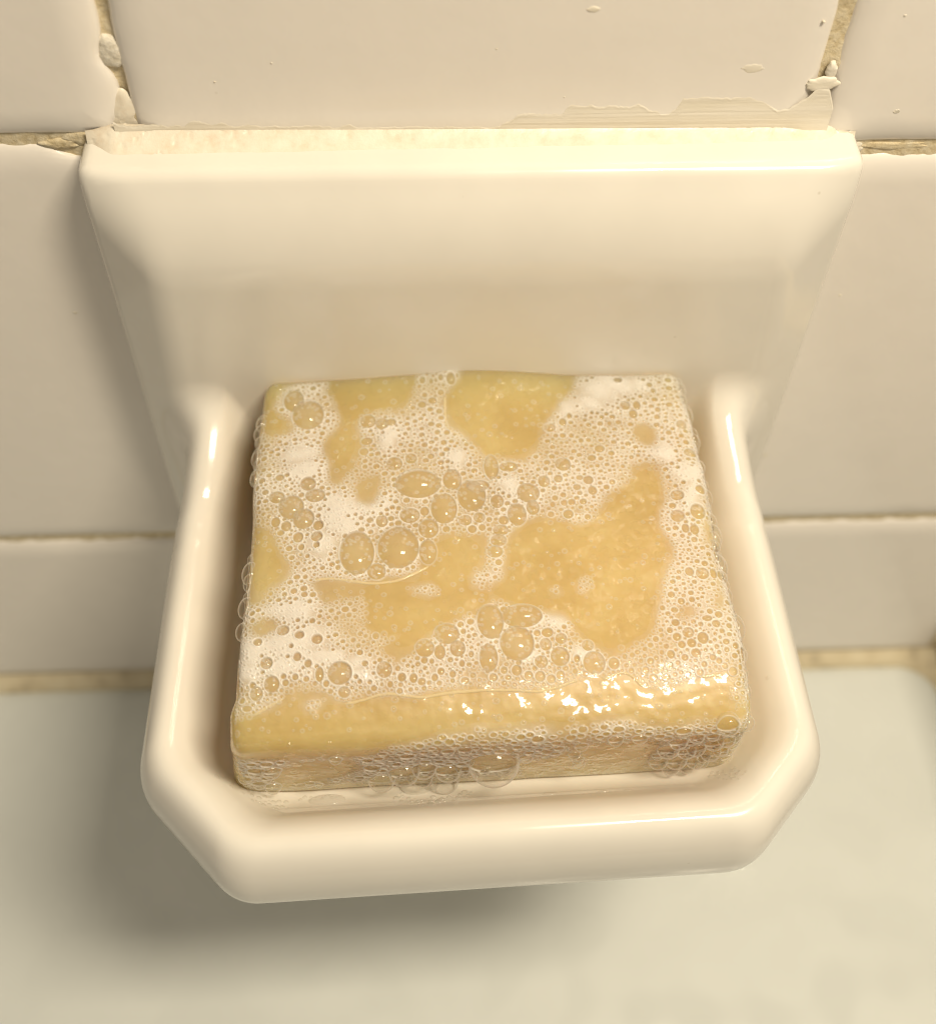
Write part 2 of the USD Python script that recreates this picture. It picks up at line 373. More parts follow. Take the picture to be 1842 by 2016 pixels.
# the bead of sealant between tile and dish
nx, na = 420, 26
xs = np.linspace(-61.8, 62.5, nx)
A = np.linspace(0, 1, na)
Xs = np.broadcast_to(xs[:, None], (nx, na))
endk = sstep(np.abs(xs + 0.3), 62.2, 56.5)[:, None]
zt, zb = 3.9 - 1.6 * (xs[:, None] + 60) / 120 + 1.0 * endk, 0.8
prof_z = zb + (zt - zb) * A[None]
prof_y = -(6.8 * (1 - A[None]) ** 1.6 - 0.5) * (0.08 + 0.92 * endk)
nz_ = meshkit.fbm(np.stack([Xs * 0.35, prof_z * 0.6, Xs * 0 + 2], -1), 4, 6) - 0.5
pits = np.clip(meshkit.fbm(np.stack([Xs * 1.3, prof_z * 1.6, Xs * 0 + 5], -1), 3, 16) - 0.62, 0, 1) * sstep(np.abs(Xs), 20, 50)
obj("sealant_bead", np.stack([Xs + 0 * A, prof_y + 0.22 * nz_ + 1.4 * pits + 0.1, prof_z + 0.3 * nz_], -1).reshape(-1, 3), grid_faces(nx, na), M_CAULK, wall, smooth=True)

# ------------------------------------------------------------------ the ledge below and the low return beside it
ZL = -181.5
xs = np.concatenate([np.linspace(-230, 122, 60), np.linspace(123, 137, 26)])
T = np.concatenate([np.linspace(0, 1, 14) ** 1.5 * 12, np.linspace(14, 260, 40)])
Xs, Ts = np.meshgrid(xs, T, indexing="ij")
back = -1.5 - np.where(Xs > 125, 12 - np.sqrt(np.maximum(144 - (Xs - 125) ** 2, 0)), 0)
Ys = back - Ts
edge = np.minimum(Ts, 1e9)
Zs = ZL - 1.6 * np.clip(1 - Ts / 4, 0, 1) ** 2 - 0.02 * Ts * 0 - 1.6 * np.clip(1 - (137 - Xs) / 3, 0, 1) ** 2
led = thing("bathtub_ledge", "smooth pale enamel ledge at the foot of the tiled wall", "ledge", kind="structure")
obj("ledge_top", np.stack([Xs, Ys, Zs], -1).reshape(-1, 3), grid_faces(len(xs), len(T))[:, ::-1], M_LEDGE, led, smooth=True)
xs = np.linspace(-200, 137, 240); A = np.linspace(0, 1, 12)
Xs = np.broadcast_to(xs[:, None], (240, 12))
rad = 3.6 + 0.8 * wob(xs, 21, 0.12)[:, None]
corner = np.where(Xs > 125, 12 - np.sqrt(np.maximum(144 - (Xs - 125) ** 2, 0)), 0)
obj("sealant", np.stack([Xs, 0.6 - rad * A * 0.9 - corner * A - 0.9 * np.sin(A * math.pi), ZL + 4.2 - 5.2 * A ** 0.9 + 0 * Xs], -1).reshape(-1, 3), grid_faces(240, 12)[:, ::-1], M_SEAL, led, smooth=True)
ret = thing("side_return", "low tiled return at the right end of the ledge", "wall", kind="structure")
v, f = make_tile(-260, -1.5, -186, -112, 91, (.2,) * 4)
v = np.column_stack([137.5 + v[:, 1], v[:, 0], v[:, 2]])
obj("tile", v, f[:, ::-1], M_TILE, ret, smooth=35)
bx = np.array([[139.2, -260, -190], [154, -260, -190], [154, 8, -190], [139.2, 8, -190], [139.2, -260, -110], [154, -260, -110], [154, 8, -110], [139.2, 8, -110]], float)
obj("core", bx, np.array([[0, 2, 1], [0, 3, 2], [4, 5, 6], [4, 6, 7], [0, 1, 5], [0, 5, 4], [1, 2, 6], [1, 6, 5], [2, 3, 7], [2, 7, 6], [3, 0, 4], [3, 4, 7]]), M_GROUT, ret)

# ------------------------------------------------------------------ the soap dish
# cross-section of the tray wall: t = distance in from the outline, z = height; turned into a table of signed distances
prof = np.array([(2.0, -75.3), (0.8, -74.6), (0.2, -72.6), (-0.1, -69.6), (0.0, -66.0), (0.8, -62.2), (2.4, -59.0), (4.4, -57.5), (6.8, -57.9), (9.2, -59.8), (11.4, -62.8), (13.6, -65.8), (16.4, -67.8), (20.5, -68.5), (30, -68.6), (75, -68.6), (75, -75.3)])
ptck = []
for a, b, c, d in zip(prof[:14], prof[1:15], prof[2:16], prof[3:17]):
    for s in np.linspace(0, 1, 6, endpoint=False):
        ptck.append(0.5 * ((2 * b) + (c - a) * s + (2 * a - 5 * b + 4 * c - d) * s * s + (3 * b - a - 3 * c + d) * s ** 3))
poly = np.vstack([[prof[0]], ptck, prof[-2:]])
PT0, PZ0, PH = -12.0, -90.0, 0.25
gt, gz = np.meshgrid(np.arange(PT0, 66, PH), np.arange(PZ0, -30, PH), indexing="ij")
Q = np.stack([gt, gz], -1)
dist = np.full(gt.shape, 1e9)
for a, b in zip(poly, np.roll(poly, -1, 0)):
    ab = b - a
    u = np.clip(((Q - a) @ ab) / max(ab @ ab, 1e-9), 0, 1)
    dist = np.minimum(dist, np.hypot(*(np.moveaxis(Q - a, -1, 0) - ab[:, None, None] * u)))
ins = shapely.contains_xy(shapely.Polygon(poly), gt, gz)
TAB = ndimage.spline_filter(ndimage.gaussian_filter(np.where(ins, -dist, dist), 1.2), order=3)


def tray_t(x, y):
    ax_ = np.sqrt((x + 0.5) ** 2 + 0.01)
    nb = sstep(y, -40, -16)
    t1 = 57.9 - 2.4 * nb - ax_ - 0.026 * (y + 80)
    t2 = y + 97.9 - 0.03 * x
    t3 = -((ax_ - 58.4) * 0.737 - (y + 80.8) * 0.676)
    return smin(smin(t1, t3, 3.0), t2, 3.0)


def tray(P):
    t = np.clip(tray_t(P[..., 0], P[..., 1]), PT0 + 1, 64)
    y, z = P[..., 1], P[..., 2]
    rise = 9.5 * sstep(y, -37, -13) + 0.7 * np.exp(-((y + 33) / 3.0) ** 2)      # the arms climb towards the back plate
    z = np.clip(z - rise * (1 - sstep(t, 7.5, 14.0)) * sstep(z, -77, -62), PZ0 + 1, -31)
    d = ndimage.map_coordinates(TAB, np.stack([((t - PT0) / PH).ravel(), ((z - PZ0) / PH).ravel()]), order=3, prefilter=False).reshape(t.shape)
    d = d + np.maximum(P[..., 2] + 31, 0)
    return smax(d, P[..., 1] - 1.0, 0.5)


def plate(P):
    x, y, z = np.abs(P[..., 0]), P[..., 1], P[..., 2]
    front = -14.2 - 0.035 * np.minimum(z + 12, 0) - y
    bev = (x - 62.9) * 0.525 - (y + 7.8) * 0.851
    top = (z - 1.8) * 0.47 - (y + 8.0) * 0.883
    bot = -(z + 110) * 0.50 - (y + 6.0) * 0.866
    d = smax(smax(front, bev, 1.4), smax(top, bot, 1.0), 4.0)
    side = smax(smax(x - 62.9, z - 2.0, 2.2), -(z + 110), 2.2)
    return smax(smax(d, side, 1.6), y - 1.0, 0.3)


def dish(P):
    x, y, z = np.abs(P[..., 0]), P[..., 1], P[..., 2]
    d = smin(plate(P), tray(P), 7.5)
    return d


dish_t = thing("soap_dish", "glossy cream ceramic soap dish with an octagonal tray fixed to the tiled wall", "soap dish")
v, f = surface_nets(dish, (-67, -103, -114), (67, 1.2, 3), 0.9)
n = normals_of(dish, v)
keep = n[:, 1] < 0.97
f = f[keep[f].any(1)]
isplate = (plate(v) < tray(v))[f].sum(1) >= 2
for nm, sel in (("back_plate", isplate), ("tray", ~isplate)):
    us, iv = np.unique(f[sel], return_inverse=True)
    obj(nm, v[us], iv.reshape(-1, 3), M_DISH, dish_t, normals=n[us])
CLEAR = [[(-39.6, -1.9), (-27.2, -0.1), (-8.9, -2.4), (-11.7, 6.8), (-14.2, 8.1), (-21.1, 9.2), (-20.3, 14.8), (-21.8, 21.1), (-24.4, 25.6), (-25.6, 24.6), (-26.8, 17.8), (-27.1, 14.6), (-25.4, 12.7), (-24.2, 9.4), (-25.9, 3.4), (-26.7, 1.4), (-30.8, 1.0), (-34.4, 2.8), (-36.5, 7.8), (-33.6, 9.2), (-31.9, 12.8), (-36.1, 14.0), (-38.8, 11.0)],
 [(-0.1, -1.9), (10.8, -3.3), (19.8, -2.4), (18.4, 4.2), (12.3, 11.8), (11.4, 16.3), (8.8, 21.0), (4.1, 19.6), (1.7, 19.2), (-1.7, 15.3), (-5.6, 11.9), (-5.1, 4.9)],
 [(-39.6, 31.1), (-35.1, 34.1), (-33.3, 38.4), (-31.1, 40.7), (-32.5, 44.5), (-34.8, 45.0), (-35.6, 48.2), (-38.5, 47.6)],
 [(-29.1, 44.1), (-24.7, 43.4), (-19.2, 44.4), (-11.5, 43.0), (-7.3, 35.5), (0.8, 35.5), (0.2, 42.3), (-2.0, 43.3), (-1.7, 47.1), (0.2, 47.7), (-0.0, 51.5), (-7.8, 50.1), (-16.9, 55.0), (-20.0, 53.1), (-19.1, 48.4), (-20.3, 46.8), (-24.2, 47.5), (-25.3, 49.0), (-27.1, 47.9), (-27.7, 45.5)],
 [(10.0, 31.7), (12.9, 33.8), (19.5, 33.7), (20.1, 29.9), (24.7, 26.4), (27.2, 24.0), (26.2, 21.8), (31.6, 21.4), (31.6, 28.7), (30.3, 34.7), (31.7, 38.2), (31.5, 41.0), (29.1, 47.0), (27.4, 52.4), (25.3, 56.4), (19.7, 59.3), (14.2, 56.1), (12.3, 51.9), (6.9, 50.1), (2.4, 48.9), (-2.1, 47.7), (0.3, 46.1), (2.9, 44.0), (4.1, 36.7), (5.7, 33.9)],
 [(-19.3, 48.0), (0.2, 48.0), (0.1, 49.7), (-4.7, 51.5), (-8.9, 54.2), (-12.3, 58.2), (-15.7, 58.1), (-17.1, 56.9), (-13.2, 53.8), (-10.8, 51.3), (-15.6, 52.6), (-18.8, 52.2)],
 [(-44.7, 68.2), (-39.0, 67.9), (-36.9, 67.3), (-30.6, 63.4), (-26.0, 62.9), (-23.9, 65.1), (-16.9, 64.6), (-8.7, 64.1), (-0.6, 63.6), (-0.8, 70.3), (-11.2, 71.6), (-20.8, 76.7), (-32.8, 77.5), (-38.5, 75.9), (-45.5, 75.4)],
 [(-0.7, 64.2), (7.6, 64.6), (14.3, 62.6), (20.5, 61.7), (22.2, 62.3), (23.9, 65.1), (25.4, 65.3), (31.1, 62.9), (37.3, 62.6), (37.6, 65.5), (37.1, 67.5), (40.6, 68.9), (39.5, 70.4), (29.4, 70.6), (21.8, 70.1), (9.2, 70.4), (-0.9, 71.1)],
 [(31.0, 50.8), (33.2, 50.3), (34.3, 51.8), (32.8, 53.0), (31.1, 52.3)],
 [(38.0, 45.5), (38.9, 46.8), (38.0, 52.0), (36.8, 51.0)],
 [(28.3, 12.9), (30.5, 12.3), (32.0, 14.3), (31.5, 17.9), (29.9, 18.8), (28.2, 16.2)],
 [(37.1, 34.3), (38.6, 34.0), (39.4, 36.7), (38.8, 39.0), (37.4, 38.3)],
 [(-37.6, 52.1), (-35.5, 50.8), (-33.1, 51.2), (-33.5, 52.8), (-36.5, 54.0)],
 [(-23.1, 52.6), (-21.2, 52.4), (-21.1, 53.5), (-22.1, 54.7)],
 [(-21.0, 23.9), (-17.8, 23.0), (-17.0, 24.9), (-17.3, 28.8), (-20.2, 29.4), (-21.2, 28.1)],
 [(-33.7, 81.6), (-31.4, 78.2), (-25.7, 78.6), (-22.1, 77.8), (-20.2, 82.6), (-25.1, 87.2), (-31.1, 89.8), (-34.5, 93.4), (-35.3, 86.9)],
 [(4.8, 83.9), (11.6, 81.9), (13.8, 77.7), (19.0, 78.1), (22.5, 77.1), (26.5, 75.6), (26.3, 85.0), (26.1, 91.7), (13.7, 94.8), (5.4, 94.1)]]
ISLES = [[(10.0, 46.1), (12.4, 45.7), (12.2, 47.8), (10.1, 48.0)],
 [(15.3, 44.4), (17.3, 43.6), (17.4, 46.9), (16.1, 48.2), (14.8, 47.1)],
 [(-29.4, 65.9), (-28.5, 65.0), (-25.9, 64.8), (-26.4, 66.2), (-28.5, 66.9)],
 [(-12.5, 45.7), (-8.1, 44.8), (-6.7, 46.4), (-8.2, 48.0)]]
DENSE = [(-31.7, 18.3, 2.97, 2.52), (-30.3, 17.7, 1.99, 1.9), (-24.5, 30.9, 2.64, 3.82), (-26.5, 36.7, 2.59, 2.56), (-23.0, 33.6, 1.67, 1.74), (-15.8, 15.5, 1.51, 3.21), (-30.1, 21.4, 2.95, 1.86), (-31.0, 49.4, 4.54, 1.58), (-3.4, 19.7, 1.74, 1.89), (-19.3, 29.0, 3.86, 1.79), (23.0, 5.0, 4.18, 3.07), (26.1, 3.4, 4.46, 2.41), (20.9, 8.0, 3.1, 2.02), (5.0, 25.5, 2.21, 1.83), (36.2, 24.3, 2.24, 1.85), (32.6, 19.5, 2.01, 1.9), (36.3, 29.8, 1.47, 3.59), (16.7, 8.6, 2.06, 2.01), (-31.0, 55.4, 5.73, 2.45), (-25.2, 57.7, 3.09, 1.35), (-37.1, 56.0, 2.38, 2.44), (-32.7, 59.4, 3.3, 1.33), (-20.2, 59.0, 2.13, 1.6), (-37.8, 60.0, 1.88, 1.59), (-27.7, 53.9, 2.88, 1.65), (-20.4, 61.1, 2.83, 1.06), (7.8, 52.2, 1.56, 1.49), (10.9, 52.0, 1.3, 1.8), (6.0, 58.3, 1.53, 1.44), (14.0, 58.3, 1.28, 1.15)]
BUBBLES = [(-29.8, 9.0, 2.93, 3.48), (-32.5, 5.5, 1.92, 2.7), (-10.5, 25.1, 4.04, 3.05), (-20.8, 38.8, 2.93, 4.36), (-14.0, 37.9, 3.54, 4.25), (-8.9, 34.3, 1.79, 2.03), (-9.1, 38.9, 1.53, 2.54), (-6.2, 30.3, 2.3, 3.26), (-4.6, 24.3, 1.72, 2.3), (-1.4, 27.8, 2.56, 3.31), (-12.0, 31.6, 1.8, 1.61), (-32.0, 29.2, 2.28, 2.52), (-28.0, 27.0, 1.82, 1.5), (-29.3, 24.5, 1.46, 1.52), (-29.8, 31.7, 1.91, 2.19), (-34.5, 27.1, 1.45, 1.35), (-34.2, 23.0, 0.86, 0.77), (-11.6, 19.5, 1.12, 1.26), (-14.5, 20.6, 1.49, 1.56), (-19.3, 15.4, 1.13, 0.96), (-19.8, 17.7, 0.87, 0.95), (-27.3, 33.2, 0.95, 1.16), (-30.6, 35.4, 0.95, 1.15), (-27.5, 35.5, 1.06, 1.15), (-32.7, 33.0, 0.95, 1.16), (-34.5, 32.1, 0.83, 1.17), (-17.6, 42.5, 1.63, 1.65), (-15.0, 11.3, 1.02, 0.98), (-4.0, 2.4, 0.91, 1.03), (-7.5, 6.6, 0.9, 0.84), (-9.4, 7.4, 0.9, 0.84), (-0.3, 32.3, 1.08, 1.17), (-2.7, 32.8, 1.2, 1.17), (-1.6, 34.6, 0.84, 0.87), (-16.7, 32.6, 1.08, 1.31), (-9.5, 30.8, 0.84, 1.03), (-19.1, 10.9, 1.52, 1.64), (-16.6, 11.6, 1.27, 1.47), (-0.2, 25.7, 2.08, 1.22), (-27.5, 37.2, 0.59, 0.71), (-30.0, 37.4, 0.59, 0.71), (-32.4, 46.4, 0.5, 0.59), (-34.6, 46.1, 0.46, 0.54), (-29.2, 46.5, 0.64, 0.67), (-28.3, 47.9, 0.46, 0.59), (8.3, 27.5, 2.08, 2.11), (2.9, 29.1, 1.22, 1.49), (6.1, 31.9, 1.69, 2.35), (8.9, 30.5, 1.21, 1.63), (3.8, 33.0, 0.96, 1.02), (13.2, 13.1, 1.15, 1.14), (14.8, 21.5, 1.49, 1.56), (18.9, 25.0, 0.99, 1.07), (21.6, 18.2, 1.01, 0.95), (20.0, 20.2, 0.88, 0.79), (27.3, 8.4, 1.04, 1.18), (28.5, 10.4, 0.9, 1.16), (29.4, 8.4, 0.78, 1.18), (26.6, 2.4, 0.92, 0.87), (33.8, 28.8, 1.23, 1.2), (33.3, 33.0, 1.33, 1.32), (36.8, 32.3, 1.34, 1.62), (34.3, 35.5, 0.72, 1.01), (35.8, 35.8, 0.84, 1.16), (14.8, 32.1, 0.97, 1.03), (3.2, 35.0, 1.43, 1.16), (35.8, 44.5, 1.18, 1.24), (37.6, 44.5, 0.66, 1.1), (38.9, 44.7, 0.71, 1.1), (33.7, 44.1, 0.82, 0.97), (39.5, 40.5, 1.19, 1.41), (2.7, 37.0, 1.43, 1.29), (2.0, 39.2, 1.42, 1.27), (37.4, 19.6, 1.26, 1.11), (36.8, 13.1, 1.03, 1.15), (37.9, 27.6, 0.99, 1.06), (5.3, 21.8, 1.74, 1.24), (2.3, 21.8, 1.36, 2.8), (11.2, 25.1, 1.11, 1.38), (13.7, 24.6, 0.86, 0.92), (12.3, 30.0, 0.54, 0.66), (14.3, 29.7, 0.68, 0.75), (16.8, 26.5, 0.79, 0.76), (19.4, 27.3, 0.86, 1.06), (16.9, 10.6, 0.56, 0.73), (18.5, 16.2, 0.56, 0.71), (16.9, 15.0, 0.56, 0.71), (15.6, 11.9, 0.77, 0.99), (24.0, 12.4, 0.51, 0.66), (32.3, 3.7, 0.66, 0.76), (33.1, 9.5, 0.65, 0.73), (32.8, 5.1, 0.58, 0.75), (-33.7, 62.2, 1.28, 1.44), (-36.0, 63.7, 1.05, 1.29), (-26.4, 60.8, 0.71, 1.32), (-23.3, 60.7, 2.0, 1.98), (-31.6, 62.0, 0.58, 0.65), (-22.6, 63.8, 1.05, 1.04), (-16.4, 60.3, 1.3, 1.46), (-10.0, 56.9, 1.56, 1.63), (-7.7, 57.6, 0.96, 1.35), (-4.9, 57.1, 1.32, 1.49), (-2.8, 58.1, 0.48, 0.67), (-32.3, 53.2, 1.08, 1.11), (-29.9, 57.9, 0.71, 0.81), (-34.6, 58.8, 1.06, 1.07), (-13.7, 61.6, 0.75, 0.84), (-11.9, 61.8, 0.71, 0.92), (-5.8, 61.3, 0.59, 0.74), (-8.6, 61.8, 0.59, 0.74), (-17.7, 54.6, 0.6, 0.69), (-6.5, 54.5, 2.05, 1.93), (-29.7, 54.2, 0.84, 0.82), (-26.9, 55.0, 0.96, 0.96), (-36.1, 55.2, 0.72, 0.82), (-14.3, 60.1, 0.52, 0.58), (-19.4, 59.3, 0.59, 0.59), (-20.2, 57.4, 0.6, 0.59), (-20.8, 61.4, 0.42, 0.47), (-30.9, 56.1, 0.43, 0.49), (-28.2, 59.0, 0.66, 0.75), (-24.7, 63.6, 0.51, 0.57), (-37.4, 66.1, 0.81, 0.58), (-34.3, 64.7, 0.35, 0.38), (-16.4, 54.2, 0.43, 0.5), (-14.8, 53.0, 0.39, 0.44), (-20.1, 54.1, 0.53, 0.55), (-4.3, 59.6, 0.52, 0.67), (-10.3, 63.5, 0.47, 0.52), (-15.5, 62.7, 0.52, 0.65), (-16.8, 62.7, 0.38, 0.42), (-9.0, 59.1, 0.48, 0.54), (-11.2, 59.5, 0.52, 0.53), (0.5, 52.5, 2.21, 3.28), (5.6, 51.7, 3.39, 2.25), (4.5, 56.5, 2.82, 3.06), (-0.1, 58.8, 1.53, 2.44), (11.1, 58.9, 1.58, 1.72), (9.0, 56.8, 1.03, 1.16), (8.1, 59.7, 1.15, 1.14), (16.4, 60.1, 1.84, 2.0), (19.5, 60.3, 0.97, 1.08), (9.4, 54.8, 1.03, 0.88), (11.5, 55.9, 1.03, 1.02), (4.2, 61.0, 0.89, 0.99), (2.2, 60.9, 0.63, 0.71), (6.0, 61.9, 0.76, 0.85), (7.8, 62.1, 0.88, 0.99), (9.5, 62.6, 0.76, 0.84), (0.5, 62.1, 0.76, 0.79), (11.0, 62.0, 0.76, 0.85), (15.6, 57.2, 1.03, 1.02), (31.8, 55.5, 1.04, 1.03), (34.0, 56.5, 0.98, 1.11), (32.1, 57.3, 0.83, 0.87), (29.9, 56.2, 0.78, 0.82), (30.5, 57.5, 0.72, 0.73), (32.6, 59.0, 0.9, 0.86), (28.6, 59.1, 0.72, 0.81), (25.5, 62.9, 0.76, 0.7), (24.4, 61.6, 0.64, 0.71), (33.7, 60.9, 0.56, 0.63), (38.2, 62.2, 0.76, 0.85), (28.9, 55.0, 0.57, 0.65), (30.0, 53.7, 0.78, 0.74), (35.2, 53.1, 0.92, 0.6), (35.2, 59.8, 0.64, 0.63), (28.0, 57.7, 0.52, 0.52), (38.4, 54.5, 0.57, 0.59), (13.7, 59.4, 0.56, 0.72), (21.3, 59.2, 0.46, 0.57), (21.4, 60.7, 0.46, 0.46), (29.0, 52.0, 0.52, 0.54), (28.3, 50.9, 0.53, 0.61), (34.0, 54.1, 0.52, 0.53), (37.2, 55.4, 0.52, 0.53), (36.0, 58.0, 0.46, 0.52), (27.2, 58.7, 0.46, 0.52), (26.2, 59.6, 0.46, 0.52), (24.4, 59.2, 0.41, 0.46), (13.3, 61.4, 0.46, 0.57)]
FRONT_BUBBLES = [(0.7, 83.2, 4.23, 8.42), (-13.9, 85.6, 2.6, 4.32), (-10.6, 84.3, 2.1, 4.28), (-6.7, 86.2, 2.25, 4.66), (-17.7, 89.0, 2.38, 4.12), (-11.0, 89.9, 1.77, 2.56), (-12.0, 94.4, 2.83, 2.32), (-7.2, 92.5, 2.3, 2.94), (-4.2, 85.8, 1.25, 3.09), (-15.0, 81.3, 0.85, 1.78), (-19.5, 78.6, 0.96, 1.74), (-4.1, 76.3, 1.2, 3.38), (-18.9, 82.4, 1.46, 1.5), (-35.3, 78.5, 1.06, 2.31), (-37.6, 78.3, 0.83, 1.44), (-33.1, 78.1, 0.71, 1.15), (-34.9, 81.5, 1.68, 1.78), (-37.3, 81.3, 1.43, 1.48), (-36.1, 85.6, 0.97, 2.15), (-35.6, 90.1, 1.49, 2.87), (-37.6, 88.0, 1.23, 1.88), (-29.5, 89.3, 0.87, 1.58), (-28.1, 90.1, 0.75, 1.4), (-24.4, 77.6, 1.07, 1.15), (-10.6, 78.7, 0.72, 1.46), (-12.5, 79.7, 0.68, 1.47), (-6.7, 79.0, 0.6, 1.46), (-3.2, 82.8, 0.74, 1.81), (-9.5, 95.0, 1.55, 2.0), (19.5, 75.1, 1.29, 3.12), (14.3, 77.1, 1.17, 2.16), (13.6, 81.4, 1.06, 1.6), (14.4, 84.0, 1.07, 1.63), (14.9, 86.7, 1.08, 2.0), (5.8, 81.4, 1.18, 2.55), (4.2, 76.3, 0.9, 3.06), (5.9, 72.1, 0.7, 2.35), (7.6, 77.8, 0.65, 1.36), (2.1, 71.7, 0.63, 1.87), (37.0, 71.8, 1.91, 3.25), (32.5, 76.0, 1.31, 3.42), (29.9, 77.7, 1.58, 2.48), (28.9, 81.3, 1.87, 3.2), (32.1, 82.8, 1.62, 2.6), (28.3, 87.8, 1.65, 3.04), (31.2, 87.3, 1.92, 3.03), (33.5, 81.7, 1.61, 2.57), (36.0, 79.4, 1.6, 2.84), (37.8, 78.3, 1.46, 2.5), (36.4, 84.5, 1.77, 2.63), (34.6, 88.3, 1.66, 2.72), (37.8, 83.3, 1.36, 2.28), (31.0, 91.4, 1.68, 2.09), (33.8, 91.6, 1.4, 1.95), (36.0, 89.7, 1.11, 1.92), (35.1, 75.9, 1.05, 3.17), (39.1, 77.7, 0.93, 2.18), (35.6, 86.4, 1.24, 2.01)]
# ------------------------------------------------------------------ the bar of soap
def soap(P):
    x, y, z = P[..., 0], P[..., 1], P[..., 2]
    wv = (meshkit.fbm(np.stack([x * 0.055, y * 0.055, z * 0.055], -1) + 3, 3, 5) - 0.5)
    fine = (meshkit.fbm(np.stack([x * 0.10, y * 0.55, z * 0.8], -1) + 9, 3, 8) - 0.5)
    t = np.clip((-y - 13) / 65.0, 0, 1)
    band = sstep(-y, 76.0, 79.0)
    top = z + 40.8 + 0.9 * wv - 1.7 * np.exp(-((x + 1) / 14.0) ** 2) * np.exp(-((y + 13) / 8.0) ** 2)
    back = y + 12.6 + 0.9 * wv + (1.2 * np.exp(-((x - 4) / 16.0) ** 2)) * -1
    cham = ((z + 41.6) * 5.8 - (y + 77.4 - 0.03 * x) * 4.2) / 7.16 + 0.18 * fine
    front = -(y + 83.3) * 0.99 + (z + 46) * -0.10 + 0.7 * wv + 0.03 * fine + 0.02 * (x - 5)
    drop = np.clip(-z - 46, 0, 30)
    left = -(x + 38.6 + 0.012 * (-y - 13) + 0.10 * drop + 0.9 * band) + 1.8 * wv
    rightf = x - 38.4 - 0.035 * (-y - 13) - 0.05 * drop - 0.4 * band + 1.8 * wv
    bot = -(z + 68.4)
    d = smax(smax(top, cham, 5.5), front, 1.8)
    d = smax(d, back, 2.6)
    d = smax(d, smax(left, rightf, 1.0), 3.0)
    return smax(d, bot, 2.0)


bar_t = thing("soap_bar", "wet yellow rectangular bar of soap in the dish", "soap")
v, f = surface_nets(soap, (-46, -91, -71), (47, -9, -37), 0.8)
obj("bar", v, f, M_SOAP, bar_t, normals=normals_of(soap, v))

# ------------------------------------------------------------------ foam: laid out on the bar unrolled (x across, s from the back edge over the top and down the front)


def on_bar(x, s, lift=0.0, steps=6):
    """Points and outward normals on the bar at the unrolled places x, s (mm)."""
    x, s = np.asarray(x, float), np.asarray(s, float)
    a, b = np.clip(s - 65, 0, 7.16) / 7.16, np.maximum(s - 72.16, 0)
    y = -13 - np.minimum(s, 65) - 5.8 * a + 0.10 * b
    z = -41.2 - 4.2 * a - b
    xl, xr = -38.8 - 0.012 * np.minimum(s, 65), 38.6 + 0.035 * np.minimum(s, 65)
    e = np.maximum(xl - x, 0) + np.maximum(x - xr, 0)
    xx = np.clip(x, xl, xr)
    P = np.stack([xx, y, z - e], -1)
    P = project(soap, P, steps)
    N = normals_of(soap, P)
    return P + N * lift, N


GX, GS, GH = -46.0, -1.0, 0.14
nx, ns = int(93 / GH), int(98 / GH)
X, S = np.meshgrid(GX + np.arange(nx) * GH, GS + np.arange(ns) * GH, indexing="ij")
wx = 1.6 * (meshkit.fbm(np.stack([X * 0.30, S * 0.30, X * 0], -1), 3, 31) - 0.5)
ws = 1.6 * (meshkit.fbm(np.stack([X * 0.30, S * 0.30, X * 0 + 9], -1), 3, 32) - 0.5)


def mask(polys):
    out = np.zeros(X.shape, bool)
    for p in polys:
        g = shapely.Polygon(p).buffer(0)
        x0, s0, x1, s1 = g.bounds
        i0, i1 = np.clip(np.array([(x0 - GX) / GH - 12, (x1 - GX) / GH + 12]).astype(int), 0, nx)
        j0, j1 = np.clip(np.array([(s0 - GS) / GH - 12, (s1 - GS) / GH + 12]).astype(int), 0, ns)
        if i1 > i0 and j1 > j0:
            out[i0:i1, j0:j1] |= shapely.contains_xy(g, (X + wx)[i0:i1, j0:j1], (S + ws)[i0:i1, j0:j1])
    return out


bare = mask(CLEAR) & ~mask(ISLES)
R = ndimage.gaussian_filter(1.0 - bare.astype(float), 5.5)                   # where there is foam at all
R *= sstep(S, 0.2, 1.6)
R *= 1 - sstep(S, 88, 94)
xl, xr = -39.2 - 0.012 * S.clip(0, 65), 38.8 + 0.035 * S.clip(0, 65)
R *= np.where(X < xl, sstep(X, xl - 4, xl - 1) * np.maximum(np.exp(-((S - 18) / 7) ** 2), np.exp(-((S - 45) / 14) ** 2)), 1)
R *= np.where(X > xr, (1 - sstep(X, xr + 2.5, xr + 5.5)) * (1 - sstep(S, 64, 67)), 1)
R *= np.where(X < xl, 1 - sstep(S, 60, 64), 1)
D = np.zeros(X.shape)
for x, s, rx, rs in DENSE:
    D = np.maximum(D, np.exp(-(((X + wx - x) / (rx * 1.25)) ** 2 + ((S + ws - s) / (rs * 1.25)) ** 2)))
front_face = sstep(S, 70.5, 73)


def at(F, x, s):
    return F[np.clip(((x - GX) / GH).astype(int), 0, nx - 1), np.clip(((s - GS) / GH).astype(int), 0, ns - 1)]


# bubbles: those drawn in, then ever smaller ones packed between them
big = [(x, s, rx, rs, 0) for x, s, rx, rs in BUBBLES]
big += [(x, s, rx, min(rs, 1.1 * rx), 1) for x, s, rx, rs in FRONT_BUBBLES]
sr = np.random.default_rng(23)
for k in range(52):          # those bulging from the bar's two long sides
    s_ = (1 + 61 * (k + sr.random()) / 36) if k < 36 else (8 + 15 * (k - 36 + sr.random()) / 10 if k < 46 else 37 + 15 * (k - 46 + sr.random()) / 6)
    r_ = sr.uniform(0.45, 1.0) ** 1.5 * 1.7
    x_ = 38.6 + 0.035 * s_ + sr.uniform(0.2, 2.6) if k < 36 else -38.8 - 0.012 * s_ - sr.uniform(0.2, 1.8)
    big.append((x_, s_, r_, r_ * sr.uniform(0.9, 1.5), 2))
cells = {}


